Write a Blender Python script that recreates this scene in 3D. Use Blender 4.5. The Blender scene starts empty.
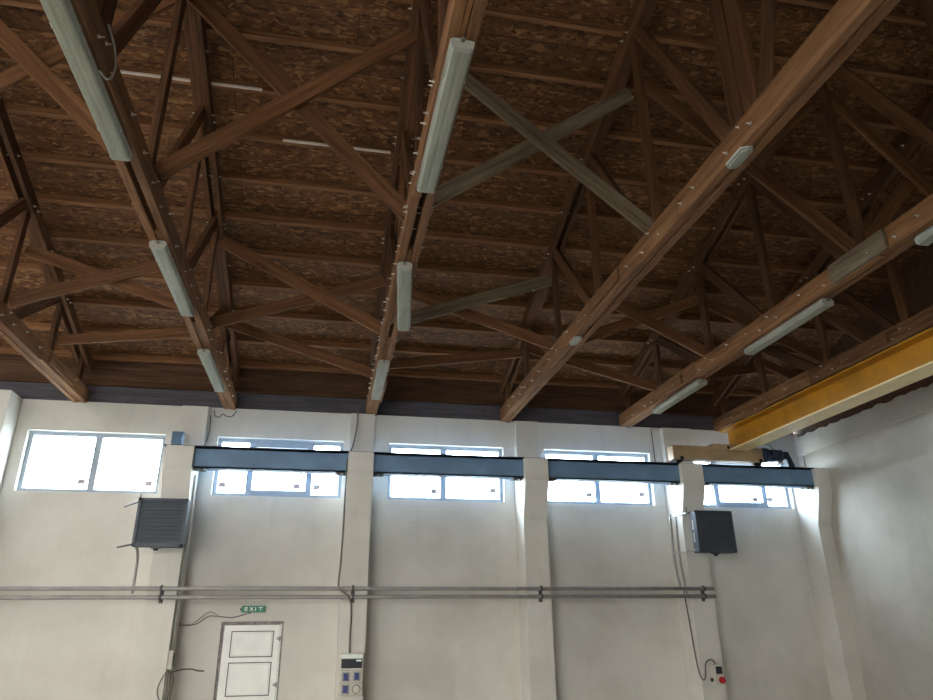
import bpy, bmesh, math, random
from mathutils import Vector, Matrix
random.seed(7)
C = bpy.context.scene.collection
H = 1.9            # eye height: every z below is written relative to the eye, floor at -1.9
D = 10.5           # distance from the eye to the end wall

# ------------------------------------------------------------------ colours and materials
def lin(c):
    return tuple(((v / 255 + .055) / 1.055) ** 2.4 if v / 255 > .04045 else v / 255 / 12.92 for v in c) + (1,)

def new_mat(name, rough=.8, metal=0.0, spec=.3):
    m = bpy.data.materials.new(name); m.use_nodes = True
    nt = m.node_tree; b = nt.nodes['Principled BSDF']
    b.inputs['Roughness'].default_value = rough
    b.inputs['Metallic'].default_value = metal
    b.inputs['Specular IOR Level'].default_value = spec
    return m, nt, b

def N(nt, t, **kw):
    n = nt.nodes.new(t)
    for k, v in kw.items(): setattr(n, k, v)
    return n

def ramp(nt, fac, stops):
    r = N(nt, 'ShaderNodeValToRGB')
    el = r.color_ramp.elements
    while len(el) < len(stops): el.new(.5)
    for e, (p, c) in zip(el, stops): e.position = p; e.color = c
    nt.links.new(fac, r.inputs['Fac']); return r.outputs['Color']

def mixc(nt, fac, a, b, mode='MIX'):
    m = N(nt, 'ShaderNodeMix', data_type='RGBA', blend_type=mode)
    L = nt.links
    if isinstance(fac, (int, float)): m.inputs['Factor'].default_value = fac
    else: L.new(fac, m.inputs['Factor'])
    for s, v in (('A', a), ('B', b)):
        sock = [i for i in m.inputs if i.name == s and i.type == 'RGBA'][0]
        if isinstance(v, tuple): sock.default_value = v
        else: L.new(v, sock)
    return [o for o in m.outputs if o.type == 'RGBA'][0]

def bump(nt, b, h, strength=.3, dist=.01):
    bn = N(nt, 'ShaderNodeBump'); bn.inputs['Strength'].default_value = strength
    bn.inputs['Distance'].default_value = dist
    nt.links.new(h, bn.inputs['Height']); nt.links.new(bn.outputs['Normal'], b.inputs['Normal'])

def objcoord(nt, scale=(1, 1, 1)):
    t = N(nt, 'ShaderNodeTexCoord'); mp = N(nt, 'ShaderNodeMapping')
    mp.inputs['Scale'].default_value = scale
    nt.links.new(t.outputs['Object'], mp.inputs['Vector']); return mp.outputs['Vector']

def noise(nt, vec, scale, detail=4, rough=.6):
    n = N(nt, 'ShaderNodeTexNoise'); n.inputs['Scale'].default_value = scale
    n.inputs['Detail'].default_value = detail; n.inputs['Roughness'].default_value = rough
    nt.links.new(vec, n.inputs['Vector']); return n.outputs['Fac']

def wood(name, light, mid, dark, var=.35):
    m, nt, b = new_mat(name, .75)
    oi = N(nt, 'ShaderNodeObjectInfo')
    v0 = objcoord(nt, (1, 14, 14))
    add = N(nt, 'ShaderNodeVectorMath', operation='ADD')
    sc = N(nt, 'ShaderNodeMath', operation='MULTIPLY'); sc.inputs[1].default_value = 37
    nt.links.new(oi.outputs['Random'], sc.inputs[0])
    nt.links.new(v0, add.inputs[0]); nt.links.new(sc.outputs[0], add.inputs[1])
    v = add.outputs[0]
    g = noise(nt, v, 1.6, 6, .65)
    col = ramp(nt, g, [(.3, lin(dark)), (.52, lin(mid)), (.75, lin(light))])
    # knots
    vo = N(nt, 'ShaderNodeTexVoronoi'); vo.inputs['Scale'].default_value = 1.3
    v2 = objcoord(nt, (1, 4, 4)); nt.links.new(v2, vo.inputs['Vector'])
    k = ramp(nt, vo.outputs['Distance'], [(.0, (1, 1, 1, 1)), (.07, (0, 0, 0, 1))])
    col = mixc(nt, k, col, lin(tuple(c * .45 for c in dark)))
    # every plank a little different
    mm = N(nt, 'ShaderNodeMapRange'); mm.inputs['To Min'].default_value = 1 - var; mm.inputs['To Max'].default_value = 1 + var * .6
    nt.links.new(oi.outputs['Random'], mm.inputs['Value'])
    hs = N(nt, 'ShaderNodeHueSaturation'); nt.links.new(col, hs.inputs['Color']); nt.links.new(mm.outputs[0], hs.inputs['Value'])
    nt.links.new(hs.outputs['Color'], b.inputs['Base Color'])
    bump(nt, b, g, .35, .004)
    return m

def osb(name):
    m, nt, b = new_mat(name, .7)
    cols = []
    base = objcoord(nt, (1, 1, 1))
    wob = N(nt, 'ShaderNodeTexNoise'); wob.inputs['Scale'].default_value = 9; nt.links.new(base, wob.inputs['Vector'])
    for i, (rz, sx, sy, s) in enumerate(((.25, 1, 3.2, 9), (-.45, 1, 2.6, 12), (1.1, 1, 2.8, 15))):
        mp = N(nt, 'ShaderNodeMapping'); mp.inputs['Rotation'].default_value = (0, 0, rz)
        mp.inputs['Scale'].default_value = (sx, sy, sy); mp.inputs['Location'].default_value = (i * 3.1, i * 7.7, 0)
        mx = N(nt, 'ShaderNodeMix', data_type='RGBA'); mx.inputs['Factor'].default_value = .06
        nt.links.new(base, [q for q in mx.inputs if q.name == 'A' and q.type == 'RGBA'][0])
        nt.links.new(wob.outputs['Color'], [q for q in mx.inputs if q.name == 'B' and q.type == 'RGBA'][0])
        nt.links.new([q for q in mx.outputs if q.type == 'RGBA'][0], mp.inputs['Vector'])
        vo = N(nt, 'ShaderNodeTexVoronoi'); vo.inputs['Scale'].default_value = s
        nt.links.new(mp.outputs['Vector'], vo.inputs['Vector'])
        sep = N(nt, 'ShaderNodeSeparateColor'); nt.links.new(vo.outputs['Color'], sep.inputs['Color'])
        cols.append((sep.outputs[0], sep.outputs[1]))
    stops = [(.0, lin((80, 52, 33))), (.3, lin((106, 71, 44))), (.75, lin((120, 83, 52))), (1, lin((160, 119, 80)))]
    c = ramp(nt, cols[0][0], stops)
    for r, g in cols[1:]:
        f = ramp(nt, g, [(.45, (0, 0, 0, 1)), (.55, (1, 1, 1, 1))])
        c = mixc(nt, f, c, ramp(nt, r, stops))
    br = N(nt, 'ShaderNodeTexBrick'); br.inputs['Scale'].default_value = 1
    br.inputs['Brick Width'].default_value = 2.5; br.inputs['Row Height'].default_value = .62
    br.inputs['Mortar Size'].default_value = .004; br.inputs['Color1'].default_value = (.72, .7, .68, 1)
    br.inputs['Color2'].default_value = (1.1, 1.08, 1.05, 1); br.inputs['Mortar'].default_value = (.3, .25, .2, 1)
    nt.links.new(base, br.inputs['Vector'])
    c = mixc(nt, 1.0, c, br.outputs['Color'], 'MULTIPLY')
    nt.links.new(c, b.inputs['Base Color'])
    bump(nt, b, cols[1][0], .25, .004)
    return m

def plaster(name, base, dirt, brick=False):
    m, nt, b = new_mat(name, .85, spec=.25)
    v = objcoord(nt)
    n1 = noise(nt, v, .55, 5, .6); n2 = noise(nt, v, 7, 6, .7); n3 = noise(nt, v, 38, 3, .6)
    c = ramp(nt, n1, [(.3, lin(dirt)), (.62, lin(base))])
    sp = ramp(nt, n2, [(.66, (0, 0, 0, 1)), (.74, (1, 1, 1, 1))])
    f = N(nt, 'ShaderNodeMath', operation='MULTIPLY'); f.inputs[1].default_value = .28
    nt.links.new(sp, f.inputs[0])
    c = mixc(nt, f.outputs[0], c, lin(tuple(x * .72 for x in dirt)))
    # grime washed down in streaks
    v2 = objcoord(nt, (3, 3, .25)); n4 = noise(nt, v2, 2.2, 5, .6)
    s2 = ramp(nt, n4, [(.55, (0, 0, 0, 1)), (.8, (.16, .16, .16, 1))])
    c = mixc(nt, s2, c, lin(tuple(x * .8 for x in dirt)))
    nt.links.new(c, b.inputs['Base Color'])
    h = n3
    if brick:
        br = N(nt, 'ShaderNodeTexBrick'); br.inputs['Scale'].default_value = 1
        br.inputs['Brick Width'].default_value = .26; br.inputs['Row Height'].default_value = .08
        br.inputs['Mortar Size'].default_value = .006; br.inputs['Color1'].default_value = (1, 1, 1, 1)
        br.inputs['Color2'].default_value = (.85, .85, .85, 1); br.inputs['Mortar'].default_value = (.35, .35, .35, 1)
        t = N(nt, 'ShaderNodeTexCoord'); mp = N(nt, 'ShaderNodeMapping'); mp.inputs['Rotation'].default_value = brick
        nt.links.new(t.outputs['Object'], mp.inputs['Vector']); nt.links.new(mp.outputs['Vector'], br.inputs['Vector'])
        h = mixc(nt, .5, br.outputs['Color'], n3)
    bump(nt, b, h, .3, .008)
    return m

def plain(name, col, rough=.5, metal=0., var=.12, scale=6, bumpy=.05):
    m, nt, b = new_mat(name, rough, metal, .4)
    n = noise(nt, objcoord(nt), scale, 5, .6)
    c = ramp(nt, n, [(.3, lin(tuple(x * (1 - var) for x in col))), (.7, lin(tuple(min(255, x * (1 + var * .5)) for x in col)))])
    nt.links.new(c, b.inputs['Base Color'])
    if bumpy: bump(nt, b, n, bumpy, .004)
    return m

M = {}
M['wood'] = wood('reddish_timber', (120, 83, 53), (97, 64, 39), (66, 42, 26))
M['chord'] = wood('chord_timber', (156, 114, 76), (130, 90, 57), (90, 60, 37), .22)
M['brace'] = wood('brace_timber', (138, 98, 64), (114, 76, 47), (80, 52, 32), .2)
M['grey_wood'] = wood('weathered_grey_timber', (146, 128, 106), (118, 102, 82), (84, 70, 54), .12)
M['purlin'] = wood('purlin_timber', (158, 116, 80), (134, 93, 61), (98, 65, 41), .2)
M['dark_wood'] = wood('dark_eave_timber', (104, 100, 106), (88, 84, 90), (66, 62, 66), .1)  # dark bluish-grey boards along the eave
M['gable'] = wood('brown_gable_boards', (112, 80, 58), (92, 64, 45), (66, 44, 30), .1)
M['osb'] = osb('strand_board')
M['plaster'] = plaster('whitewashed_masonry', (220, 216, 207), (194, 189, 178), (math.pi / 2, 0, 0))
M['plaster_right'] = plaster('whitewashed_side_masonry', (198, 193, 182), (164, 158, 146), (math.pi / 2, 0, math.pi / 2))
M['concrete'] = plaster('whitewashed_concrete', (222, 218, 209), (198, 193, 182))
M['floor'] = plain('grey_concrete_floor', (146, 142, 133), .7, 0, .2, 2, .1)
M['ground'] = plain('gravel_yard', (150, 146, 138), .9, 0, .2, 3, .2)
M['pvc'] = plain('white_window_plastic', (158, 170, 182), .4, 0, .04, 5, 0)
M['door'] = plain('white_door_plastic', (244, 243, 236), .4, 0, .04, 4, 0)
M['groove'] = plain('dark_groove', (96, 94, 86), .7, 0, .1, 8, 0)
M['foam'] = plain('grey_mounting_foam', (150, 144, 142), .9, 0, .3, 22, .4)
M['sticker'] = plain('paper_sticker', (168, 152, 148), .8, 0, .12, 30, 0)
M['beam'] = plain('haze_tinted_steel', (112, 142, 172), .5, .0, .12, 3, .05)  # blue window haze put into the colour of dark steel
M['rail'] = plain('dark_rail_steel', (48, 52, 58), .5, .6, .2, 9, .1)
M['yellow'] = plain('yellow_crane_paint', (182, 124, 14), .45, 0, .12, 3, .05)
M['cream'] = plain('cream_crane_paint', (176, 150, 116), .5, 0, .12, 4, .05)
M['flange'] = plain('crane_paint_lit_from_below', (250, 224, 168), .35, 0, .06, 4, .05)  # girder yellow lightened: the light from below is in the colour
M['motor'] = plain('dark_blue_motor_paint', (46, 58, 78), .5, 0, .2, 8, .1)
M['pale_metal'] = plain('galvanised_metal', (188, 188, 182), .4, .7, .15, 14, .05)
M['bolt'] = plain('zinc_bolt', (214, 208, 196), .3, .85, .1, 20, 0)
M['pipe'] = plain('grey_painted_pipe', (158, 154, 150), .45, .1, .1, 6, .05)
M['bracket'] = plain('dark_bracket_steel', (92, 90, 88), .6, .3, .15, 12, .05)
M['conduit'] = plain('light_grey_conduit', (168, 166, 158), .5, 0, .1, 9, 0)
M['white_strip'] = plain('thin_white_strip', (226, 212, 196), .5, 0, .06, 9, 0)
M['cable'] = plain('dark_grey_cable', (108, 105, 98), .6, 0, .1, 12, 0)
M['heater'] = plain('charcoal_heater_casing', (72, 78, 86), .5, .1, .15, 7, .05)
M['louvre'] = plain('dark_heater_louvre', (66, 72, 80), .55, .0, .12, 7, 0)
M['housing'] = plain('light_fitting_housing', (158, 156, 144), .5, 0, .06, 8, 0)
M['panel'] = plain('switchboard_plastic', (205, 200, 186), .5, 0, .06, 10, 0)
M['black'] = plain('dark_smoked_cover', (34, 38, 46), .3, 0, .2, 20, 0)
M['blue'] = plain('blue_socket_lid', (62, 70, 128), .45, 0, .1, 20, 0)
M['red'] = plain('red_push_button', (188, 34, 44), .4, 0, .1, 20, 0)
M['green'] = plain('green_sign_plate', (34, 120, 84), .45, 0, .12, 20, 0)
M['white'] = plain('white_lettering', (236, 244, 238), .5, 0, .03, 20, 0)

def diffuser_mat():
    m, nt, b = new_mat('prismatic_light_cover', .45, 0, .3)
    v = objcoord(nt, (1, 1, 1))
    w = N(nt, 'ShaderNodeTexWave'); w.bands_direction = 'X'; w.inputs['Scale'].default_value = 26; w.inputs['Distortion'].default_value = 0
    nt.links.new(v, w.inputs['Vector'])
    n = noise(nt, objcoord(nt, (6, .8, 1)), 3, 4)
    c = ramp(nt, n, [(.3, lin((138, 138, 120))), (.7, lin((166, 166, 148)))])
    c = mixc(nt, .12, c, w.outputs['Color'], 'MULTIPLY')
    nt.links.new(c, b.inputs['Base Color']); bump(nt, b, w.outputs['Fac'], .2, .003)
    return m
M['diffuser'] = diffuser_mat()

def glass_mat():
    m = bpy.data.materials.new('window_glass'); m.use_nodes = True; nt = m.node_tree
    nt.nodes.remove(nt.nodes['Principled BSDF'])
    out = nt.nodes['Material Output']
    tr = N(nt, 'ShaderNodeBsdfTransparent'); tr.inputs['Color'].default_value = (.94, .97, .98, 1)
    gl = N(nt, 'ShaderNodeBsdfGlossy'); gl.inputs['Roughness'].default_value = .02
    mx = N(nt, 'ShaderNodeMixShader'); mx.inputs['Fac'].default_value = .06
    nt.links.new(tr.outputs[0], mx.inputs[1]); nt.links.new(gl.outputs[0], mx.inputs[2]); nt.links.new(mx.outputs[0], out.inputs['Surface'])
    return m
M['glass'] = glass_mat()

# ------------------------------------------------------------------ mesh helpers
def P(x, y, z): return Vector((x, y, z + H))

def bbox(bm, x0, x1, y0, y1, z0, z1, bev=0):
    vs = [bm.verts.new((x, y, z)) for x in (x0, x1) for y in (y0, y1) for z in (z0, z1)]
    fs = [bm.faces.new([vs[i] for i in f]) for f in ((0, 1, 3, 2), (4, 6, 7, 5), (0, 4, 5, 1), (2, 3, 7, 6), (0, 2, 6, 4), (1, 5, 7, 3))]
    if bev:
        es = set(e for f in fs for e in f.edges)
        bmesh.ops.bevel(bm, geom=list(es), offset=bev, segments=2, affect='EDGES', profile=.5)

def tube(bm, pts, r, seg=8, caps=True):
    pts = [Vector(p) for p in pts]; rings = []; up = None
    for i, p in enumerate(pts):
        t = (pts[min(i + 1, len(pts) - 1)] - pts[max(i - 1, 0)]).normalized()
        if up is None:
            a = Vector((0, 0, 1)) if abs(t.z) < .9 else Vector((1, 0, 0)); up = (a - t * a.dot(t)).normalized()
        else: up = (up - t * up.dot(t)).normalized()
        s = t.cross(up)
        rings.append([bm.verts.new(p + (up * math.cos(q) + s * math.sin(q)) * r) for q in (2 * math.pi * k / seg for k in range(seg))])
    for a, b in zip(rings, rings[1:]):
        for k in range(seg):
            f = bm.faces.new((a[k], a[(k + 1) % seg], b[(k + 1) % seg], b[k])); f.smooth = True
    if caps:
        bm.faces.new(list(reversed(rings[0]))); bm.faces.new(rings[-1])

def cyl(bm, a, b, r, seg=16): tube(bm, [a, b], r, seg)

def prism(bm, poly, axis, a, b):
    def mk(t): return [bm.verts.new({'x': (t, u, v), 'y': (u, t, v), 'z': (u, v, t)}[axis]) for u, v in poly]
    A, B = mk(a), mk(b); n = len(poly)
    bm.faces.new(A); bm.faces.new(list(reversed(B)))
    for i in range(n): bm.faces.new((A[i], B[i], B[(i + 1) % n], A[(i + 1) % n]))

def smooth_path(pts, n=6):
    pts = [Vector(p) for p in pts]; out = []
    for i in range(len(pts) - 1):
        p0, p1, p2, p3 = pts[max(i - 1, 0)], pts[i], pts[i + 1], pts[min(i + 2, len(pts) - 1)]
        for k in range(n):
            t = k / n
            out.append(.5 * ((2 * p1) + (p2 - p0) * t + (2 * p0 - 5 * p1 + 4 * p2 - p3) * t * t + (3 * p1 - p0 - 3 * p2 + p3) * t ** 3))
    out.append(pts[-1]); return out

def finish(name, bm, mat, parent=None, loc=None, base=None):
    """bm in coordinates whose origin goes to loc (default: the parent's origin / world with the eye offset)."""
    bmesh.ops.recalc_face_normals(bm, faces=bm.faces)
    me = bpy.data.meshes.new(name); bm.to_mesh(me); bm.free()
    for q in (mat if isinstance(mat, (list, tuple)) else [mat]): me.materials.append(q)
    o = bpy.data.objects.new(name, me); C.objects.link(o)
    if parent: o.parent = parent
    if loc is not None: o.location = loc
    return o

def tag(o, label=None, cat=None, group=None, kind=None):
    if label: o['label'] = label
    if cat: o['category'] = cat
    if group: o['group'] = group
    if kind: o['kind'] = kind
    return o

def empty(name, loc, label, cat, group=None, rz=0):
    o = bpy.data.objects.new(name, None); C.objects.link(o); o.location = loc; o.rotation_euler = (0, 0, rz)
    o.empty_display_size = .1
    return tag(o, label, cat, group)

def world_obj(name, build, mat, kind='structure', **kw):
    """top-level mesh written in eye-relative coordinates; origin at its bounding-box base."""
    bm = bmesh.new(); build(bm)
    xs = [v.co.x for v in bm.verts]; ys = [v.co.y for v in bm.verts]; zs = [v.co.z for v in bm.verts]
    o = Vector(((min(xs) + max(xs)) / 2, (min(ys) + max(ys)) / 2, min(zs)))
    for v in bm.verts: v.co -= o
    ob = finish(name, bm, mat); ob.location = o + Vector((0, 0, H))
    if kind: ob['kind'] = kind
    return tag(ob, **kw) if kw else ob

def part(name, build, mat, parent):
    """child mesh written in the parent's own coordinates."""
    bm = bmesh.new(); build(bm); return finish(name, bm, mat, parent)

_plank = {}
def plank_mesh(L, w, t, mat):
    key = (round(L, 3), round(w, 3), round(t, 3), mat.name)
    if key not in _plank:
        bm = bmesh.new(); bbox(bm, -L / 2, L / 2, -t / 2, t / 2, -w / 2, w / 2, .004)
        bmesh.ops.recalc_face_normals(bm, faces=bm.faces)
        me = bpy.data.meshes.new('plank'); bm.to_mesh(me); bm.free(); me.materials.append(mat)
        _plank[key] = me
    return _plank[key]

def plank(name, a, b, w, t, mat, flat, parent=None):
    """a plank from a to b (local to parent, else eye-relative); t is its thickness along 'flat', w the other way."""
    a, b = Vector(a), Vector(b)
    x = (b - a).normalized(); y = Vector(flat); y = (y - x * y.dot(x)).normalized(); z = x.cross(y)
    o = bpy.data.objects.new(name, plank_mesh((b - a).length, w, t, mat)); C.objects.link(o)
    c = (a + b) / 2 + (Vector() if parent else Vector((0, 0, H)))
    m = Matrix((x, y, z)).transposed().to_4x4(); m.translation = c
    if parent: o.parent = parent
    o.matrix_local = m
    return o

# ------------------------------------------------------------------ roof geometry
RIDGE = 3.45; SL = .345
def zc(y): return 3.50 + SL * (D - RIDGE - abs(y - RIDGE))      # underside of the top chord
DECK = .30                                                     # underside of the deck above that

XT = [-3.63, -1.54, .57, 2.73, 4.81, 6.55]
XL, XR = -9.4, 8.0
YB = 2 * RIDGE - D

# ------------------------------------------------------------------ setting: floor, walls, deck
world_obj('ground', lambda bm: bbox(bm, -60, 60, -60, 60, -2.3, -2.06), M['ground'])
world_obj('floor', lambda bm: bbox(bm, XL - .3, XR + .3, YB - .3, D + .35, -2.06, -1.9), M['floor'])

def wall_with_holes(bm, u0, u1, z0, z1, holes, place):
    us = sorted({u0, u1, *[h[0] for h in holes], *[h[1] for h in holes]})
    zs = sorted({z0, z1, *[h[2] for h in holes], *[h[3] for h in holes]})
    t0, t1 = place[1]
    def vert(u, z, t): return (u, t, z) if place[0] == 'y' else (t, u, z)
    cache = {}
    def V(i, j, k):
        if (i, j, k) not in cache: cache[i, j, k] = bm.verts.new(vert(us[i], zs[j], (t0, t1)[k]))
        return cache[i, j, k]
    def solid(i, j):
        if i < 0 or j < 0 or i >= len(us) - 1 or j >= len(zs) - 1: return False
        cu, cz = (us[i] + us[i + 1]) / 2, (zs[j] + zs[j + 1]) / 2
        return not any(h[0] < cu < h[1] and h[2] < cz < h[3] for h in holes)
    for i in range(len(us) - 1):
        for j in range(len(zs) - 1):
            if not solid(i, j): continue
            for k in (0, 1): bm.faces.new((V(i, j, k), V(i + 1, j, k), V(i + 1, j + 1, k), V(i, j + 1, k)))
            if not solid(i - 1, j): bm.faces.new((V(i, j, 0), V(i, j + 1, 0), V(i, j + 1, 1), V(i, j, 1)))
            if not solid(i + 1, j): bm.faces.new((V(i + 1, j, 0), V(i + 1, j + 1, 0), V(i + 1, j + 1, 1), V(i + 1, j, 1)))
            if not solid(i, j - 1): bm.faces.new((V(i, j, 0), V(i + 1, j, 0), V(i + 1, j, 1), V(i, j, 1)))
            if not solid(i, j + 1): bm.faces.new((V(i, j + 1, 0), V(i + 1, j + 1, 0), V(i + 1, j + 1, 1), V(i, j + 1, 1)))

WINX = [(-4.23, -2.39), (-1.66, .18), (.87, 2.69), (3.37, 5.20), (5.95, 7.72)]
WZ0, WZ1 = 1.775, 2.64
DOOR = (-1.31, -.49, -1.9, .08)
holes = [(a, b, WZ0, WZ1) for a, b in WINX] + [DOOR]
world_obj('wall_back', lambda bm: wall_with_holes(bm, XL - .3, XR + .3, -1.9, 3.08, holes, ('y', (D, D + .35))), M['plaster'])
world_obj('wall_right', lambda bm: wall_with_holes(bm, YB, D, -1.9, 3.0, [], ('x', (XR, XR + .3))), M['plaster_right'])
LH = [(5.0, 8.5, 1.2, 2.6)]
world_obj('wall_left', lambda bm: wall_with_holes(bm, YB, D, -1.9, 3.0, LH, ('x', (XL - .3, XL))), M['plaster_right'])
GATE = [(-6.5, -1.5, -1.9, 2.3)]
world_obj('wall_front', lambda bm: wall_with_holes(bm, XL - .3, XR + .3, -1.9, 3.08, GATE, ('y', (YB - .35, YB))), M['plaster'])
# gable ends above the side walls, dark boards
for nm, x0 in (('wall_gable_right', XR + .05), ('wall_gable_left', XL - .2)):
    world_obj(nm, lambda bm: prism(bm, [(YB - .3, 3.0), (D + .3, 3.0), (D + .3, zc(D) + DECK - .1), (RIDGE, zc(RIDGE) + DECK), (YB - .3, zc(YB) + DECK - .1)], 'x', x0, x0 + .12), M['gable'])
# cast ring beam on top of the right wall, its upper edge ragged
def ring(bm):
    n = 150; ys = [YB + (D - YB) * i / n for i in range(n + 1)]
    rnd = random.Random(3); prev = None
    for y in ys:
        zt = 3.0 + rnd.uniform(-.022, .026)
        cur = [bm.verts.new(q) for q in ((XR + .02, y, 2.665), (XR - .035, y, 2.675), (XR - .035, y, zt), (XR + .1, y, zt))]
        if prev:
            for k in range(3): bm.faces.new((prev[k], prev[k + 1], cur[k + 1], cur[k]))
        prev = cur
world_obj('trim_1', ring, M['concrete'])

# roof deck of strand board: two slopes
def deck(bm, s):
    L = (D - RIDGE + .5) / math.cos(math.atan(SL))
    bbox(bm, XL - .3, XR + .3, 0, L, 0, .025)
for s, nm in ((1, 'ceiling'), (-1, 'ceiling_front')):
    bm = bmesh.new(); deck(bm, s); o = finish(nm, bm, M['osb'])
    o.location = P(0, RIDGE, zc(RIDGE) + DECK); o.rotation_euler = (-math.atan(SL), 0, 0 if s == 1 else math.pi)
    if s == -1:
        o.rotation_euler = (-math.atan(SL), 0, math.pi)
    o['kind'] = 'structure'
# eave board closing the gap over the wall
world_obj('trim_2', lambda bm: bbox(bm, XL, XR, D + .04, D + .1, 3.08, 3.34), M['dark_wood'])
world_obj('trim_10', lambda bm: bbox(bm, XL, XR, D + .1, D + .13, 3.2, 3.78), M['gable'])
world_obj('trim_11', lambda bm: bbox(bm, XL, XR, D - .02, D + .1, 3.34, 3.42, .004), M['wood'])
world_obj('trim_3', lambda bm: bbox(bm, XL, XR, YB - .1, YB - .04, 3.08, 3.775), M['dark_wood'])

# ------------------------------------------------------------------ pilasters with a haunch for the crane beam
PX = [-4.59, -2.035, .425, 3.035, 5.575]
def pilaster(bm, x0, x1, u0=None, u1=None):
    u0 = x0 if u0 is None else u0; u1 = x1 if u1 is None else u1
    # lower shaft and haunch in one side outline (y, z)
    prism(bm, [(D + .1, -1.9), (10.04, -1.9), (10.04, 1.45), (9.99, 1.62), (9.86, 2.0), (9.86, 2.335), (D + .1, 2.335)], 'x', x0, x1)
    prism(bm, [(D + .1, 2.335), (10.38, 2.335), (10.38, 3.055), (D + .1, 3.055)], 'x', u0, u1)
for i, x in enumerate(PX):
    u = (x - .18 + .02, x + .18 + .025)
    if i == 4: u = (5.42, 5.92)
    if i == 0:
        world_obj('trim_%d' % (4 + i), lambda bm: prism(bm, [(D + .1, -1.9), (10.1, -1.9), (10.1, 3.08), (D + .1, 3.08)], 'x', x - .2, x + .2), M['concrete'])
    else:
        world_obj('trim_%d' % (4 + i), lambda bm: pilaster(bm, x - .18, x + .18, *u), M['concrete'])
world_obj('trim_9', lambda bm: pilaster(bm, 7.76, XR + .1, XR - .03, XR + .1), M['concrete'])

# ------------------------------------------------------------------ windows
YW = D + .12
def window(idx, x0, x1, divs, sash=None):
    r = bpy.data.objects.new('window_%d' % idx, None); C.objects.link(r); r['kind'] = 'structure'
    r.location = P((x0 + x1) / 2, YW, WZ0); w = x1 - x0; h = WZ1 - WZ0; hw = w / 2
    f = .055
    cuts = [-hw] + [d * w - hw for d in divs] + [hw]
    def frame(bm):
        bbox(bm, -hw, hw, -.03, .04, 0, f); bbox(bm, -hw, hw, -.03, .04, h - f, h)
        bbox(bm, -hw, -hw + f, -.03, .04, f, h - f); bbox(bm, hw - f, hw, -.03, .04, f, h - f)
        for c in cuts[1:-1]: bbox(bm, c - .045, c + .045, -.035, .04, f, h - f)
        if sash is not None:
            a, b = cuts[sash] + .045, cuts[sash + 1] - .045
            bbox(bm, a, b, -.05, .03, f, f + .05); bbox(bm, a, b, -.05, .03, h - f - .07, h - f)
    part('window_frame', frame, M['pvc'], r)
    for i, (a, b) in enumerate(zip(cuts, cuts[1:])):
        part('pane', lambda bm: bbox(bm, a + .02, b - .02, .002, .01, .03, h - .03), M['glass'], r)
        sx = (b - .14) if random.random() < .5 and i == 0 and sash is None else (a + .13 if i % 2 == 0 and i else b - .16)
        if sash is not None: sx = (a + .12) if i != 1 else b - .17
        sz = f + .1 + random.uniform(0, .04)
        part('sticker', lambda bm: bbox(bm, sx - .05, sx + .05, -.002, .001, sz - .035, sz + .04), M['sticker'], r)
window(1, *WINX[0], [.505])
window(2, *WINX[1], [.27, .736], 1)
window(3, *WINX[2], [.478])
window(4, *WINX[3], [.492])
window(5, *WINX[4], [.243, .74], 1)

# ------------------------------------------------------------------ door
dr = bpy.data.objects.new('door_1', None); C.objects.link(dr); dr['kind'] = 'structure'; dr.location = P(-.9, D + .06, -1.9)
def dframe(bm):
    bbox(bm, -.41, -.372, -.03, .05, 0, 1.94); bbox(bm, .388, .41, -.03, .05, 0, 1.94); bbox(bm, -.41, .41, -.03, .05, 1.935, 1.98)
part('mounting_gap', dframe, M['foam'], dr)
part('door_frame', lambda bm: [bbox(bm, -.375, .39, -.02, .05, 0, 1.945), bbox(bm, .372, .388, -.05, .05, 0, 1.945)], M['door'], dr)
def leaf(bm):
    bbox(bm, -.366, .368, -.045, -.021, .01, 1.935, .006)
part('door_leaf', leaf, M['door'], dr)
DP = [(1.53, 1.86), (1.06, 1.47), (.56, 1.0), (.12, .5)]
for z0, z1 in DP:
    def groove(bm):
        x0, x1 = -.27, .29
        for a in ((x0, x1, z0, z0 + .012), (x0, x1, z1 - .012, z1), (x0, x0 + .012, z0, z1), (x1 - .012, x1, z0, z1)):
            bbox(bm, a[0], a[1], -.0475, -.044, a[2], a[3])
    part('panel_groove', groove, M['groove'], dr)
    part('door_panel', lambda bm: bbox(bm, -.245, .265, -.056, -.044, z0 + .025, z1 - .025, .006), M['door'], dr)
for z in (1.76, 1.19, .3):
    def hinge(bm):
        cyl(bm, (.372, -.055, z - .03), (.372, -.055, z + .03), .012, 12); bbox(bm, .33, .372, -.056, -.044, z - .016, z + .016)
    part('hinge', hinge, M['pipe'], dr)

# ------------------------------------------------------------------ roof trusses
NODE = [RIDGE, 4.87, 6.28, 7.66, 9.1]
_bolt = None
def bolt(parent, y, z, dx):
    global _bolt
    if _bolt is None:
        bm = bmesh.new()
        cyl(bm, (-.116, 0, 0), (.116, 0, 0), .0045, 8)
        for s in (-1, 1):
            cyl(bm, (s * .084, 0, 0), (s * .088, 0, 0), .014, 12); cyl(bm, (s * .088, 0, 0), (s * .097, 0, 0), .009, 6)
        bmesh.ops.recalc_face_normals(bm, faces=bm.faces)
        _bolt = bpy.data.meshes.new('bolt'); bm.to_mesh(_bolt); bm.free(); _bolt.materials.append(M['bolt'])
    o = bpy.data.objects.new('bolt', _bolt); C.objects.link(o); o.parent = parent; o.location = (dx, y, z)

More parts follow.
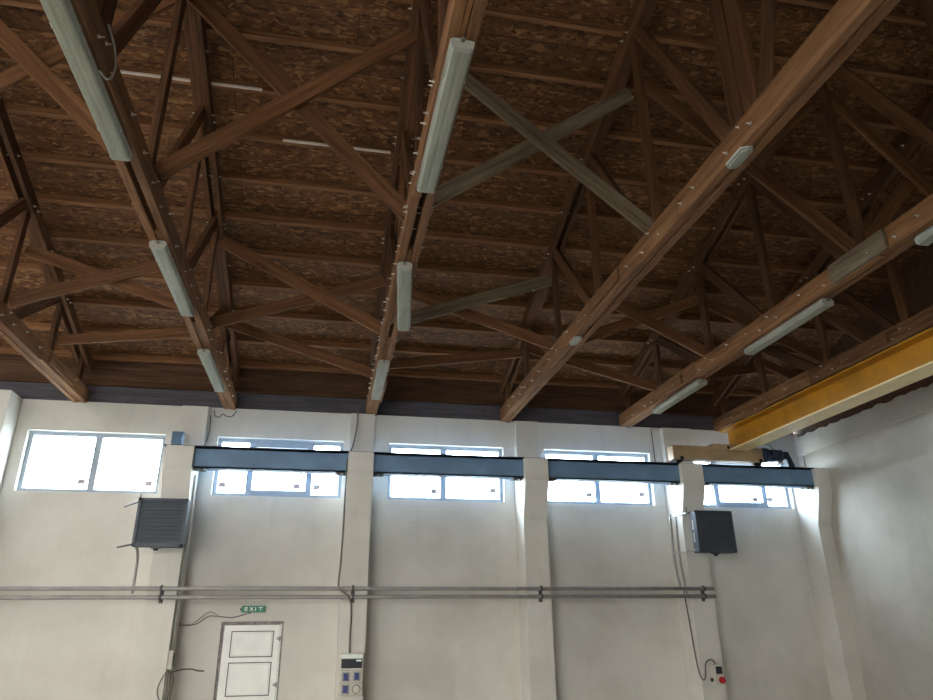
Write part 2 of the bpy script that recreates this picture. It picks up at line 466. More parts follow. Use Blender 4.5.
ZB = 3.06; CH = .21     # underside and depth of the bottom chord
TL = ['leftmost timber roof truss, ending above the first window, without lights under it',
      'timber roof truss over the left wall heater, three tube lights under its bottom chord',
      'timber roof truss in the middle of the ceiling, three tube lights below',
      'timber roof truss with two small oval emergency lights under its bottom chord',
      'timber roof truss right of the one with oval lights, grey splice board on its side',
      'rightmost timber roof truss, just above and behind the yellow crane girder']
TR = []
for ti, X in enumerate(XT):
    rnd = random.Random(100 + ti)
    r = empty('roof_truss', P(X, RIDGE, ZB), TL[ti], 'roof truss', 'timber roof trusses'); TR.append(r)
    loc = lambda y, z: Vector((0, y - RIDGE, z - ZB))
    # bottom chord: two leaves of butted planks with a slot between them
    for s in (-1, 1):
        js = [YB + .1, 1.0 + rnd.uniform(-1, 1) * .8, 5.3 + s * .9 + rnd.uniform(-.3, .3), 8.3 + s * .5 + rnd.uniform(-.3, .3), D + .02]
        for a, b in zip(js, js[1:]):
            dz = rnd.uniform(-.012, .012); dx = rnd.uniform(-.006, .006)
            p = plank('bottom_chord', loc(a + .002, ZB + CH / 2 + dz) + Vector((s * .052 + dx, 0, 0)), loc(b - .002, ZB + CH / 2 + dz) + Vector((s * .052 + dx, 0, 0)), CH, .066, M['chord'], (1, 0, 0), r)
    # packing pieces in the slot
    for ya, yb in ({1: [(YB + .2, 4.3), (5.35, 7.0), (7.25, D)], 2: [(YB + .2, 4.35), (5.3, 6.9), (7.3, D)]}.get(ti) or [(YB + .2, 3.9), (3.95, 6.6), (6.7, D)]):
        plank('packer', loc(ya, ZB + .11), loc(yb, ZB + .11), .205, .036, M['chord'], (1, 0, 0), r)
    # top chords
    for side in (1, -1):
        for s in (-1, 1):
            yA = RIDGE; yE = D - .02
            e = lambda y: Vector((s * .058, side * (y - RIDGE), 3.50 + SL * (D - y) + .085 - ZB))
            ym = 7.0 + s * .5 + rnd.uniform(-.2, .2)
            for a, b in ((yA + .01, ym - .002), (ym + .002, yE)):
                plank('top_chord', e(a), e(b), .16, .052, M['wood'], (1, 0, 0), r)
    # packers in the top chord slot
        for a, b in ((RIDGE + .1, 6.2), (7.75, 9.0)):
            e0 = lambda y: Vector((0, side * (y - RIDGE), 3.50 + SL * (D - y) + .083 - ZB))
            plank('packer', e0(a), e0(b), .155, .063, M['wood'], (1, 0, 0), r)
    # webs
    for k, y in enumerate(NODE):
        for side in ((1, -1) if k else (1,)):
            yy = RIDGE + side * (y - RIDGE)
            if k == 0:
                for s in (-1, 1):
                    plank('king_post', loc(yy + s * .085, ZB + .1), loc(yy + s * .085, zc(yy) + .1), .15, .056, M['wood'], (1, 0, 0), r)
            else:
                plank('vertical_web', loc(yy, ZB + .1), loc(yy, zc(yy) + .1), .11, .056, M['wood'], (1, 0, 0), r)
            if k < 4:
                y2 = RIDGE + side * (NODE[k + 1] - RIDGE)
                plank('diagonal_web', loc(yy + side * .16, ZB + .14), loc(y2 - side * .1, zc(y2) + .06), .13, .052, M['wood'], (1, 0, 0), r)
    if ti == 3: plank('vertical_web', loc(3.27, ZB + .15), loc(2.72, 4.75), .13, .03, M['wood'], (1, 0, 0), r)
    plank('end_post', loc(D - .24, ZB + .05), loc(D - .24, zc(D - .24) + .12), .14, .052, M['wood'], (1, 0, 0), r)
    # bolts through the chords
    for k, y in enumerate(NODE):
        for j in range(3):
            bolt(r, y - RIDGE - .14 + .15 * j + rnd.uniform(-.03, .03), .06 + .09 * (j % 2) + rnd.uniform(-.02, .02), rnd.uniform(-.012, .012))
        bolt(r, y - RIDGE - .05, zc(y) + .06 - ZB, 0); bolt(r, y - RIDGE + .07, zc(y + .07) + .09 - ZB, 0)
    ys = [4.1, 4.35, 5.35, 5.7, 6.75, 7.1, 8.2, 8.55, 9.55, 9.9]
    for y in ys: bolt(r, y - RIDGE + rnd.uniform(-.08, .08), .05 + rnd.uniform(0, .1), rnd.uniform(-.012, .012))
    if ti == 2:
        for k in range(22): bolt(r, 3.7 + k * .27 - RIDGE, .06 + .09 * (k % 2), rnd.uniform(-.015, .01))
    for y in (5.6, 7.0, 8.3): bolt(r, y - RIDGE, zc(y) + .08 - ZB, 0)
    # splice boards bolted on the side faces
    spl = {3: [(-1, 5.55, 6.3, 'chord'), (1, 7.6, 8.5, 'chord')], 4: [(-1, 4.5, 5.22, 'grey_wood'), (-1, 8.3, 9.1, 'chord')], 1: [(-1, 5.0, 5.35, 'chord'), (-1, 7.3, 7.9, 'chord')], 0: [(1, 8.9, 9.8, 'chord')], 2: [(1, 8.9, 9.9, 'chord')], 5: [(-1, 6.5, 7.3, 'chord')]}
    for s, a, b, mt in spl.get(ti, []):
        o = plank('splice_board', loc(a, ZB + .1) + Vector((s * .105, 0, 0)), loc(b, ZB + .1) + Vector((s * .105, 0, 0)), .2 if mt == 'grey_wood' else .13, .03, M[mt], (1, 0, 0), r)
        if mt == 'grey_wood': o['label'] = 'grey splice board'

# ------------------------------------------------------------------ sway braces between the trusses
names = ['leftmost truss', 'left-heater truss', 'central truss', 'oval-light truss', 'grey-splice truss', 'rightmost truss', 'right gable']
XB = XT + [XR + .02]
def brace(i, y, za, zb, mat, label, w=.14):
    x0, x1 = XB[i], XB[i + 1]
    o = plank('cross_brace', (x0 + .055, y, za), (x1 - .055, y, zb), w, .04, M[mat], (0, 1, 0))
    return tag(o, label, 'brace', 'cross braces between the roof trusses')
R4 = 'nearest row'; R7 = 'middle row'; R9 = 'row by end wall'
col = {'brace': 'reddish-brown', 'grey_wood': 'weathered grey'}
def xpair(i, y, front, rear):
    row = R4 if y < 6 else R7 if y < 9 else R9
    for (za, zb, mt), yy, w in ((front, y - .035, .15), (rear, y + .035, .14)):
        d = 'falling' if za > zb else 'rising'
        brace(i, yy, za, zb, mt, '%s plank brace %s rightwards from %s to %s, %s' % (col[mt], d, names[i], names[i + 1], row), w)
xpair(0, 4.95, (5.2, 3.32, 'brace'), (3.3, 5.3, 'brace'))
xpair(1, 4.95, (3.34, 5.16, 'brace'), (5.3, 3.22, 'brace'))
xpair(2, 4.95, (5.02, 3.30, 'grey_wood'), (3.34, 4.88, 'grey_wood'))
xpair(3, 4.95, (5.0, 3.3, 'brace'), (3.3, 5.1, 'brace'))
xpair(4, 4.95, (5.2, 3.35, 'brace'), (3.3, 5.15, 'brace'))
xpair(0, 7.72, (3.36, 4.15, 'brace'), (4.05, 3.42, 'brace'))
xpair(1, 7.72, (4.36, 3.32, 'brace'), (3.28, 4.02, 'brace'))
xpair(2, 7.72, (3.42, 4.2, 'grey_wood'), (3.95, 3.3, 'brace'))
xpair(3, 7.72, (4.3, 3.32, 'brace'), (3.3, 4.1, 'brace'))
xpair(4, 7.72, (4.05, 3.35, 'brace'), (3.3, 4.1, 'brace'))
for i, za, zb in ((0, 3.5, 3.78), (1, 3.9, 3.28), (2, 3.42, 3.74), (3, 3.82, 3.32), (4, 3.4, 3.74), (5, 3.86, 3.3)):
    xm = 'brace'
    d = 'falling' if za > zb else 'rising'
    brace(i, 9.16, za, zb, xm, 'brown plank brace %s rightwards from %s to %s, %s' % (d, names[i], names[i + 1], R9))
brace(5, 7.72, 4.1, 3.3, 'brace', 'brown plank brace falling from rightmost truss to right gable, middle row')

# ------------------------------------------------------------------ purlins
ordn = ['lowest', 'second', 'third', 'fourth', 'fifth', 'sixth', 'seventh', 'eighth', 'ninth', 'tenth', 'eleventh', 'twelfth']
for k in range(12):
    y = 10.4 - .545 * k; z = zc(y) + .17
    o = plank('roof_purlin', (XL, y, z + .06), (XR, y, z + .06), .105, .05, M['purlin'], (0, 1, -SL))
    tag(o, 'thin brown roof purlin under the strand boards, %s up from the end wall' % ordn[k], 'purlin', 'roof purlins under the deck')
def strip(x0, x1, k, label):  # slim white bar set just in front of a purlin
    y = 10.4 - .545 * k - .045; z = zc(y) + .175
    tag(world_obj('purlin_strip', lambda bm: bbox(bm, x0, x1, y - .012, y + .012, z - .012, z + .012, .003), M['white_strip'], kind=None), label, 'cable duct', 'white strips along the purlins')
strip(-2.6, -.95, 8, 'thin white strip along a purlin, crossing behind the truss over the left heater')
strip(-.75, .45, 7, 'thin white strip along a purlin, just left of the central truss')

# ------------------------------------------------------------------ tube lights
def tube_light():
    r = empty('tube_light', (0, 0, 0), 'x', 'light fitting', 'tube lights under the trusses')
    L = .69
    def housing(bm):
        prism(bm, [(-.05, 0), (.05, 0), (.07, -.025), (.07, -.042), (-.07, -.042), (-.07, -.025)], 'y', -L, L)
    part('housing', housing, M['housing'], r)
    def cover(bm):
        pr = [(-.067, -.04), (.067, -.04), (.06, -.07), (.05, -.08), (.018, -.082), (0, -.08), (-.018, -.082), (-.05, -.08), (-.06, -.07)]
        prism(bm, pr, 'y', -L + .02, L - .02)
    part('light_cover', cover, M['diffuser'], r)
    for s in (-1, 1):
        part('end_cap', lambda bm: prism(bm, [(-.07, -.024), (.07, -.024), (.064, -.072), (.05, -.083), (-.05, -.083), (-.064, -.072)], 'y', *sorted((s * (L - .02), s * (L + .012)))), M['housing'], r)
        part('cable_gland', lambda bm: cyl(bm, (0, s * (L + .01), -.03), (0, s * (L + .035), -.03), .012, 10), M['cable'], r)
        for sx in (-1, 1):
            part('clip', lambda bm: bbox(bm, *sorted((sx * .066, sx * .073)), s * .42 - .015, s * .42 + .015, -.056, -.026, .002), M['pale_metal'], r)
    return r
def dup(r, loc, rz):
    n = r.copy(); C.objects.link(n); n.location = loc; n.rotation_euler = (0, 0, rz)
    for ch in list(r.children):
        c = ch.copy(); C.objects.link(c); c.parent = n
    return n
which = {1: 'truss above left heater', 2: 'central truss', 4: 'truss with grey splice board'}
wy = ['nearest the viewer', 'middle of three', 'closest to the end wall']
first = None
for ti in (1, 2, 4):
    for j, y in enumerate((3.58, 6.18, 8.69)):
        rz = -.105 if (ti, j) == (2, 1) else random.uniform(-.008, .008)
        dx = .045 if (ti, j) == (2, 1) else {1: -.005, 2: 0, 4: .03}[ti]
        loc = P(XT[ti] + dx, y, ZB - .002)
        if first is None: first = tube_light(); first.location = loc; first.rotation_euler = (0, 0, rz); o = first
        else: o = dup(first, loc, rz)
        sk = ', hung slightly askew' if (ti, j) == (2, 1) else ''
        o['label'] = 'unlit grey tube light under %s, %s%s' % (which[ti], wy[j], sk)
# small emergency lights
for y, lb in ((3.56, 'nearer the viewer'), (6.98, 'nearer the end wall')):
    r = empty('emergency_light', P(XT[3] - .04, y, ZB - .002), 'small white oval emergency light under the bottom chord of a truss, ' + lb, 'light fitting', 'oval emergency lights')
    def oval(bm, l, w, z0, z1, inset=0):
        pts = []
        for k in range(8):
            a = math.pi * (k / 7); pts.append((w * math.cos(a), l - w + w * math.sin(a)))
        for k in range(8):
            a = math.pi + math.pi * (k / 7); pts.append((w * math.cos(a), -(l - w) + w * math.sin(a)))
        A = [bm.verts.new((x, q, z0)) for x, q in pts]; B = [bm.verts.new((x * (1 - inset), q * (1 - inset), z1)) for x, q in pts]; n = len(pts)
        bm.faces.new(A); bm.faces.new(list(reversed(B)))
        for i in range(n): bm.faces.new((A[i], B[i], B[(i + 1) % n], A[(i + 1) % n]))
    part('lamp_rim', lambda bm: oval(bm, .13, .05, 0, -.022, .06), M['housing'], r)
    part('lamp_lens', lambda bm: oval(bm, .105, .036, -.02, -.03, .12), M['diffuser'], r)
# feed cable dangling beside the near left tube light
def wire(name, pts, r, mat, label, cat='cable', n=6, seg=6):
    return tag(world_obj(name, lambda bm: tube(bm, smooth_path(pts, n), r, seg), mat, kind=None), label, cat)
wire('light_cable', [(-1.445, 3.4, 3.3), (-1.44, 3.52, 3.27), (-1.438, 3.6, 3.2), (-1.44, 3.6, 3.1), (-1.45, 3.55, 3.03), (-1.465, 3.48, 3.02)], .007, M['conduit'], 'short looped grey cable beside the near tube light on the truss over the left heater')

# ------------------------------------------------------------------ crane runway, rail and bridge crane
BX = [(PX[1] + .18, PX[2] - .18), (PX[2] + .18, PX[3] - .18), (PX[3] + .18, PX[4] - .18), (PX[4] + .18, 7.78)]
bl = ['second', 'third', 'fourth', 'fifth']
for i, (a, b) in enumerate(BX):
    r = empty('crane_runway_beam', P((a + b) / 2, 10.05, 2.055), 'steel crane beam, blue-grey from window glare, across the %s window from the left' % bl[i], 'beam', 'crane runway beams between the pilasters')
    hw = (b - a) / 2
    def beam(bm):
        bbox(bm, -hw, hw, -.1, .1, .262, .279); bbox(bm, -hw, hw, -.1, .1, 0, .018); bbox(bm, -hw, hw, -.1, -.07, .0, .279); bbox(bm, -hw, hw, .07, .085, .018, .262)
    part('beam_section', beam, M['beam'], r)
    for s in (-1, 1):
        def seat(bm):
            bbox(bm, *sorted((s * (hw - .002), s * (hw - .16))), -.08, .08, -.02, 0)
            for dx in (.04, .12): cyl(bm, (s * (hw - dx), -.06, -.045), (s * (hw - dx), -.06, -.018), .014, 8)
        part('bearing_plate', seat, M['bracket'], r)
tag(world_obj('crane_rail', lambda bm: [bbox(bm, -2.26, XR - .01, 9.9, 10.16, 2.336, 2.35), bbox(bm, -2.26, 7.9, 10.02, 10.08, 2.35, 2.375)], M['rail'], kind=None), 'thin dark crane rail running along the tops of the blue-grey beams', 'rail')
tag(world_obj('rail_stop', lambda bm: [bbox(bm, -2.19, -2.05, 9.98, 10.12, 2.376, 2.56, .006)] + [bbox(bm, -2.19 + .03 * k, -2.178 + .03 * k, 9.968, 9.98, 2.39, 2.55) for k in range(5)], M['beam'], kind=None), 'small blue-grey ribbed stop block on the left end of the crane rail', 'rail stop')
tag(world_obj('rail_buffer', lambda bm: [prism(bm, [(7.38, 2.376), (7.5, 2.376), (7.41, 2.62), (7.34, 2.62)], 'y', 9.98, 10.1), bbox(bm, 7.31, 7.37, 10.0, 10.08, 2.5, 2.6, .008)], M['motor'], kind=None), 'dark slanted end stop at the right end of the crane rail', 'rail stop')

cr = empty('bridge_crane', P(6.45, 10.0, 2.38), 'yellow bridge crane girder spanning from the end wall towards the viewer', 'crane')
def girder(bm, y0, y1):
    z0, z1, x0, x1 = .2, .57, -.165, .165
    bbox(bm, x0, x1, y0, y1, z1 - .022, z1); bbox(bm, -.008, .008, y0, y1, z0 + .022, z1 - .022)
part('girder', lambda bm: girder(bm, -13.0, .1), M['yellow'], cr)
o = part('bottom_flange', lambda bm: bbox(bm, -.165, .165, -13.0, .1, .2, .222, .003), M['flange'], cr); o['label'] = 'bottom flange paled by light from below'
def truck(bm):
    bbox(bm, -1.14, .5, -.09, .09, .035, .255, .006)
    bbox(bm, -1.14, .5, -.1, .1, .24, .256); bbox(bm, -.45, .12, -.12, .1, .2, .3, .004)
o = part('end_truck', truck, M['cream'], cr); o['label'] = 'cream end truck'
for x in (-1.0, .38):
    part('wheel', lambda bm: [cyl(bm, (x, -.03, .055), (x, .11, .055), .06, 20), cyl(bm, (x, -.1, .055), (x, -.09, .055), .03, 12)], M['rail'], cr)
def motor(bm):
    cyl(bm, (.48, -.08, .15), (.74, -.08, .15), .085, 20); cyl(bm, (.74, -.08, .15), (.77, -.08, .15), .095, 20)
    for k in range(6): cyl(bm, (.51 + .035 * k, -.08, .15), (.522 + .035 * k, -.08, .15), .095, 20)
    bbox(bm, .54, .66, -.2, -.12, .12, .2, .006)
    cyl(bm, (.44, -.08, .15), (.5, -.08, .15), .115, 20)
part('drive_motor', motor, M['motor'], cr)
part('gearbox', lambda bm: [bbox(bm, .72, .82, -.06, .06, .03, .19, .01), bbox(bm, .75, .78, -.07, -.06, .03, .17)], M['pale_metal'], cr)
part('limit_switch', lambda bm: [bbox(bm, -.6, -.565, -.09, -.115, .3, .36, .004)] if False else [bbox(bm, -.2, -.16, -.125, -.118, .22, .27, .002)], M['rail'], cr)
part('motor_cable', lambda bm: tube(bm, smooth_path([(.2, -.1, .28), (.4, -.09, .34), (.56, -.09, .33), (.64, -.1, .25)]), .008, 6), M['cable'], cr)

# ------------------------------------------------------------------ pipes along the wall
def pipe(z, x1, lb):
    tag(world_obj('wall_pipe', lambda bm: tube(bm, [(XL + .05, 9.965, z), (-3, 9.965, z), (1, 9.965, z), (x1, 9.965, z)], .026, 14), M['pipe'], kind=None), lb, 'pipe', 'long grey pipes along the end wall')
pipe(.478, 5.72, 'upper of two long grey pipes running along the end wall')
pipe(.372, 5.74, 'lower of two long grey pipes running along the end wall')
for i, x in enumerate((PX[1] + .0, PX[2] - .02, PX[3] + .02, PX[4] - .0)):
    r = empty('pipe_bracket', P(x, 10.04, .3), 'dark pipe bracket on the %s pilaster from the left' % ['first full', 'second full', 'third full', 'fourth full'][i], 'pipe bracket', 'pipe brackets on the pilasters')
    part('bracket_plate', lambda bm: bbox(bm, -.026, .026, -.014, 0, .0, .19, .003), M['bracket'], r)
    part('bracket_arm', lambda bm: bbox(bm, -.013, .013, -.045, -.014, .02, .2, .003), M['bracket'], r)
    for z in (.178, .072):
        part('pipe_clamp', lambda bm: [tube(bm, [(-.014, -.075, z), (.014, -.075, z)], .031, 14), bbox(bm, -.014, .014, -.05, -.04, z - .045, z + .045)], M['bracket'], r)

# ------------------------------------------------------------------ unit heaters
def heater(x, lb, left_pipe):
    r = empty('unit_heater', P(x, 9.6, .955), lb, 'heater', 'wall-mounted unit heaters')
    w, h, d = .3, .6, .085
    def casing(bm):
        bbox(bm, -w, w, -d + .03, d, 0, h, .01)
        for a in ((-w, -w + .035), (w - .035, w)): bbox(bm, a[0], a[1], -d, -d + .03, 0, h)
        bbox(bm, -w, w, -d, -d + .03, 0, .03); bbox(bm, -w, w, -d, -d + .03, h - .03, h)
    part('casing', casing, M['heater'], r)
    for k in range(11):
        z = .055 + k * .049
        def lv(bm):
            prism(bm, [(-d + .012, z), (-d + .03, z), (-d + .03, z + .046), (-d + .018, z + .046)], 'x', -w + .035, w - .035)
        part('louvre', lv, M['louvre'], r)
    part('side_slots', lambda bm: [bbox(bm, -w - .004, -w, .0, .035, .15, .29), bbox(bm, -w - .004, -w, .0, .035, .33, .47)], M['pale_metal'], r)
    part('valve_knob', lambda bm: [cyl(bm, (-.02, -.03, -.045), (-.02, -.03, 0), .03, 14), bbox(bm, -.08, .04, -.06, .0, -.02, 0, .004)], M['black'], r)
    ext = .3 if left_pipe else .14
    for z in (.04, .585):
        am = M['bracket'] if left_pipe else M['pale_metal']  # left arms take the darker steel so they look backlit
        part('mounting_arm', lambda bm: tube(bm, [(-w + .01, .02, z), (-w - .02, .1, z), (-w - ext, .46, z - .02)] if z > .3 else [(-w + .01, .02, z), (-w - ext, .46, z)], .012, 8), am, r)
        part('mounting_arm', lambda bm: tube(bm, [(w - .01, .02, z), (w - .14, .44, z)], .012, 8), M['pale_metal'], r)
    part('air_valve', lambda bm: [cyl(bm, (-w - .03, .1, .57), (-w - .03, .1, .68), .007, 8), cyl(bm, (-w - .045, .1, .59), (-w - .01, .04, .585), .012, 8)], M['bracket'], r)
    return r
heater(-2.07, 'dark square unit heater on the left pilaster between the first and second windows', True)
heater(5.63, 'dark square unit heater on the right pilaster under the fifth window', False)
def riser(pts, r, mat, lb): return wire('heater_pipe', pts, r, mat, lb, 'pipe', 3, 10)
riser([(-2.33, 9.62, .96), (-2.35, 9.8, .9), (-2.375, 9.965, .78), (-2.375, 9.965, .42)], .018, M['pipe'], 'grey vertical pipe dropping from the left heater to the wall pipes')
riser([(5.2, 10.04, 1.56), (5.2, 10.06, 1.0), (5.2, 10.03, .7), (5.2, 9.97, .49)], .017, M['pipe'], 'left of two thin vertical pipes beside the right heater')
riser([(5.29, 10.04, 1.54), (5.29, 10.06, 1.0), (5.29, 10.03, .7), (5.29, 9.97, .38)], .017, M['pipe'], 'right of two thin vertical pipes beside the right heater')

# ------------------------------------------------------------------ cables, boxes, sign
yF = 10.028
wire('control_cable', [(5.36, 10.2, .5), (5.37, 10.15, .0), (5.375, 10.1, -.45), (5.38, 10.06, -.66), (5.41, 10.03, -.75), (5.45, 10.02, -.7), (5.47, 10.02, -.56), (5.52, 10.02, -.5), (5.58, 10.02, -.49), (5.61, 10.01, -.53), (5.612, 10.0, -.57)], .011, M['cable'], 'dark cable hanging down the right pilaster and looping up to the stop button box')
r = empty('stop_button_box', P(5.61, yF, -.81), 'small grey control box with a red button on the right pilaster', 'switch box')
part('box_body', lambda bm: bbox(bm, -.075, .075, -.09, .01, 0, .26, .01), M['panel'], r)
part('switch_window', lambda bm: bbox(bm, -.035, .06, -.102, -.088, .135, .235, .006), M['black'], r)
part('red_button', lambda bm: [cyl(bm, (.03, -.088, .06), (.03, -.105, .06), .03, 18), cyl(bm, (.03, -.105, .06), (.03, -.13, .06), .045, 20)], M['red'], r)
part('green_button', lambda bm: cyl(bm, (-.07, -.045, .06), (-.1, -.045, .06), .025, 14), M['black'], r)

r = empty('socket_panel', P(.435, yF, -.82), 'grey distribution board with blue sockets on the second pilaster', 'distribution board')
part('panel_body', lambda bm: bbox(bm, -.15, .15, -.09, .01, 0, .5, .012), M['panel'], r)
part('panel_hood', lambda bm: bbox(bm, -.14, .14, -.105, -.088, .44, .485, .005), M['white'], r)
part('breaker_window', lambda bm: bbox(bm, -.135, .135, -.1, -.088, .32, .43, .005), M['black'], r)
part('breaker_label', lambda bm: bbox(bm, .055, .125, -.103, -.099, .4, .42), M['white'], r)
for sx, sz in ((-.07, .22), (.07, .225), (-.07, .075)):
    s = part('socket', lambda bm: bbox(bm, sx - .05, sx + .05, -.1, -.088, sz - .058, sz + .058, .006), M['conduit'], r)
    bm = bmesh.new(); bbox(bm, sx - .03, sx + .03, -.116, -.099, sz - .042, sz + .042, .006); q = finish('socket_lid', bm, M['blue'], s)
part('round_socket', lambda bm: [cyl(bm, (.07, -.088, .075), (.07, -.1, .075), .055, 24)], M['cable'], r)
part('round_lid', lambda bm: [cyl(bm, (.07, -.1, .075), (.07, -.125, .075), .044, 24)], M['panel'], r)
part('panel_seam', lambda bm: [bbox(bm, -.145, .145, -.0925, -.0895, .146, .15), bbox(bm, -.145, .145, -.0925, -.0895, .293, .297)], M['groove'], r)
wire('panel_cable', [(.36, 10.2, 3.06), (.355, 10.2, 2.8), (.31, 10.2, 2.5), (.262, 10.12, 2.37), (.235, 9.94, 2.2), (.232, 10.0, 1.7), (.232, 10.06, 1.2), (.222, 10.06, .8), (.21, 10.03, .55), (.235, 9.93, .46), (.33, 9.92, .39), (.385, 9.99, .3), (.4, 10.0, .1), (.395, 10.0, -.1), (.4, 9.995, -.32)], .012, M['cable'], 'long dark cable running down the second pilaster to the distribution board', n=8)

# exit sign over the door
r = empty('exit_sign', P(-.91, 10.485, .195), 'small green exit sign above the white door', 'sign')
part('sign_plate', lambda bm: bbox(bm, -.155, .155, -.03, .014, 0, .085, .004), M['green'], r)
def letters(bm):
    h0, h1 = .018, .068; th = .012; y0, y1 = -.034, -.029
    def bar(x0, z0, x1, z1, t=th):
        a, b = Vector((x0, 0, z0)), Vector((x1, 0, z1)); d = (b - a).normalized(); n = Vector((-d.z, 0, d.x)) * t / 2
        prism(bm, [(q.x, q.z) for q in (a + n, b + n, b - n, a - n)], 'y', y0, y1)
    x = -.115
    bar(x + th / 2, h0, x + th / 2, h1)
    for z in (h0 + th / 2, (h0 + h1) / 2, h1 - th / 2): bar(x, z, x + .04, z, .01)
    x = -.045
    bar(x, h0, x + .042, h1); bar(x, h1, x + .042, h0)
    x = .03
    bar(x, h0, x, h1)
    x = .068
    bar(x, h1 - th / 2, x + .055, h1 - th / 2); bar(x + .0275, h0, x + .0275, h1)
part('sign_lettering', letters, M['white'], r)
part('sign_bracket', lambda bm: [bbox(bm, -.175, -.155, -.01, .014, .02, .06), bbox(bm, -.06, -.03, -.02, .01, -.014, 0)], M['bracket'], r)
wire('sign_cable', [(-.95, 10.48, .19), (-1.08, 10.485, .15), (-1.2, 10.487, .13), (-1.35, 10.487, .145), (-1.48, 10.487, .15), (-1.56, 10.487, .1), (-1.64, 10.485, .05), (-1.74, 10.48, .035), (-1.845, 10.44, .04)], .006, M['cable'], 'thin cable sagging from the exit sign to the left pilaster')
wire('loose_cable', [(-1.84, 10.4, .06), (-1.7, 10.485, .05), (-1.6, 10.487, .12), (-1.52, 10.487, .19), (-1.45, 10.487, .2), (-1.36, 10.487, .155)], .006, M['conduit'], 'thin pale cable arching above the sign cable beside the left pilaster')
wire('riser_conduit', [(-1.835, 10.12, 1.98), (-1.835, 10.14, 1.5), (-1.835, 10.14, .6), (-1.835, 10.14, -.27)], .016, M['conduit'], 'light grey vertical conduit on the right side of the left pilaster', n=2, seg=10)
wire('drop_cable', [(-1.8, 10.47, 2.95), (-1.79, 10.47, 2.7), (-1.83, 10.4, 2.4)], .007, M['cable'], 'thin dark cable dropping from the eave beside the left pilaster')
wire('eave_cable', [(-1.76, 10.485, 3.03), (-1.74, 10.48, 2.95), (-1.68, 10.48, 2.93), (-1.63, 10.48, 2.98), (-1.58, 10.48, 2.95), (-1.5, 10.48, 2.95), (-1.44, 10.485, 3.04)], .008, M['cable'], 'short curled cable hanging under the eave right of the left pilaster')
r = empty('junction_box', P(-1.835, 10.14, -.5), 'narrow grey junction box with cables on the side of the left pilaster', 'junction box')
part('box_body', lambda bm: bbox(bm, -.03, .035, -.075, .05, .02, .24, .006), M['panel'], r)
part('box_lid', lambda bm: bbox(bm, .035, .043, -.05, .025, .05, .21, .003), M['bracket'], r)
for k in range(3):
    part('cable_tail', lambda bm: tube(bm, smooth_path([(.0 + .01 * k, -.06 + .03 * k, .04), (.01 + .03 * k, -.09 + .03 * k, -.1), (.02 + .02 * k, -.1 + .03 * k, -.3), (.0, -.06 + .03 * k, -1.0)]), .008, 6), M['cable'], r)
part('cable_loop', lambda bm: tube(bm, smooth_path([(0, -.09, .02), (-.06, -.13, -.1), (-.085, -.13, -.22), (-.03, -.12, -.33), (.04, -.1, -.3)]), .006, 6), M['cable'], r)
wire('stub_cable', [(-1.82, 10.22, -.52), (-1.74, 10.46, -.5), (-1.62, 10.487, -.5), (-1.54, 10.487, -.52), (-1.46, 10.487, -.525)], .009, M['cable'], 'short cable end on the wall between the left pilaster and the door')
wire('window_cable', [(5.27, 10.487, 3.05), (5.275, 10.487, 2.7), (5.28, 10.487, 2.4)], .009, M['cable'], 'thin dark cable on the wall right of the fourth window')

# ------------------------------------------------------------------ light: daylight through the windows and the openings behind the viewer
SKY_BACK = (7.6, 7.5, 7.1); SKY_WIN = (17.0, 20.0, 23.5)
w = bpy.data.worlds.new('World'); bpy.context.scene.world = w; w.use_nodes = True
nt = w.node_tree; bg = nt.nodes['Background']
tc = N(nt, 'ShaderNodeTexCoord'); sp = N(nt, 'ShaderNodeSeparateXYZ'); nt.links.new(tc.outputs['Generated'], sp.inputs[0])
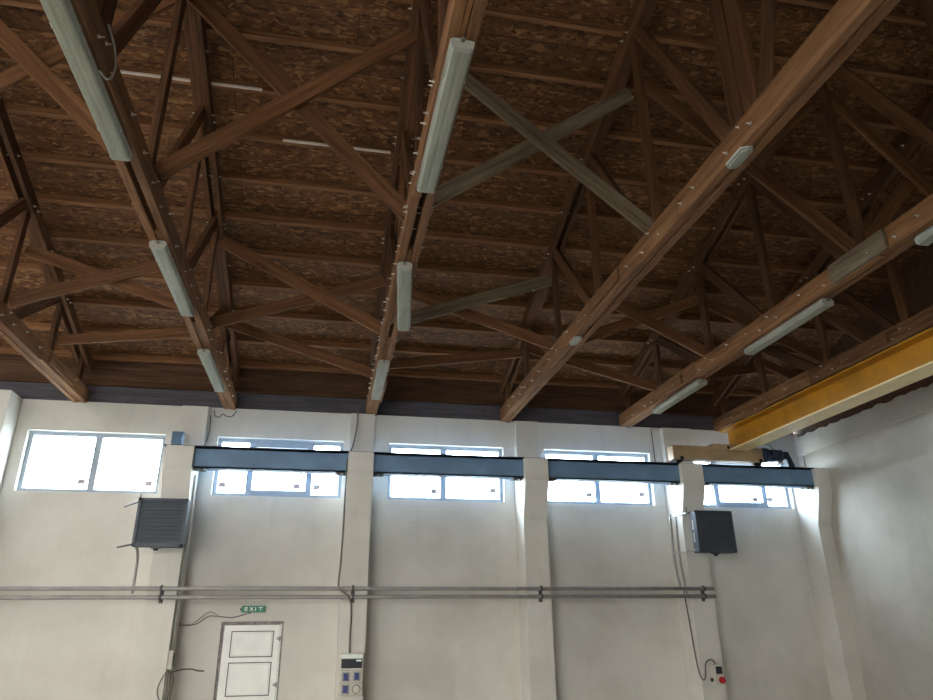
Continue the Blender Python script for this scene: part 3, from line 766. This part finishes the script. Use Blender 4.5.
# brighter, cooler sky beyond the window wall, warmer light from the yard side behind the viewer
mr = N(nt, 'ShaderNodeMapRange'); mr.inputs['From Min'].default_value = -.3; mr.inputs['From Max'].default_value = .3
nt.links.new(sp.outputs['Y'], mr.inputs['Value'])
c = mixc(nt, mr.outputs[0], (SKY_BACK[0], SKY_BACK[1], SKY_BACK[2], 1), (SKY_WIN[0], SKY_WIN[1], SKY_WIN[2], 1))
nt.links.new(c, bg.inputs['Color']); bg.inputs['Strength'].default_value = 1.0

def portal(name, loc, rot, sx, sy):
    l = bpy.data.lights.new(name, 'AREA'); l.shape = 'RECTANGLE'; l.size = sx; l.size_y = sy
    l.cycles.is_portal = True
    o = bpy.data.objects.new(name, l); C.objects.link(o); o.location = loc; o.rotation_euler = rot
for a, b in WINX: portal('window_daylight', P((a + b) / 2, D + .3, (WZ0 + WZ1) / 2), (math.radians(-90), 0, 0), b - a, WZ1 - WZ0)
for a, b, z0, z1 in GATE: portal('gate_daylight', P((a + b) / 2, YB - .34, (z0 + z1) / 2), (math.radians(90), 0, 0), b - a, z1 - z0)
for a, b, z0, z1 in LH: portal('side_daylight', P(XL - .29, (a + b) / 2, (z0 + z1) / 2), (0, math.radians(-90), 0), z1 - z0, b - a)

# ------------------------------------------------------------------ camera
cam = bpy.data.cameras.new('Camera'); co = bpy.data.objects.new('Camera', cam); C.objects.link(co)
cam.sensor_width = 36; cam.lens = 690 * 36 / 933; cam.clip_start = .05; cam.clip_end = 300
R = Matrix(((0.98109306, 0.06331267, 0.18288772), (-0.19331766, 0.36552212, 0.91050638), (-0.00920292, -0.92864691, 0.37085068)))
m = Matrix.Identity(4)
for i in range(3):
    m[i][0] = R[i][0]; m[i][1] = -R[i][1]; m[i][2] = -R[i][2]
m.translation = P(0, 0, 0)
co.matrix_world = m
sc = bpy.context.scene
sc.camera = co
sc.view_settings.view_transform = 'Standard'; sc.view_settings.look = 'None'; sc.view_settings.exposure = 0.93
sc.cycles.use_denoising = True
sc.cycles.max_bounces = 8; sc.cycles.diffuse_bounces = 5; sc.cycles.transparent_max_bounces = 12
sc.cycles.sample_clamp_indirect = 8
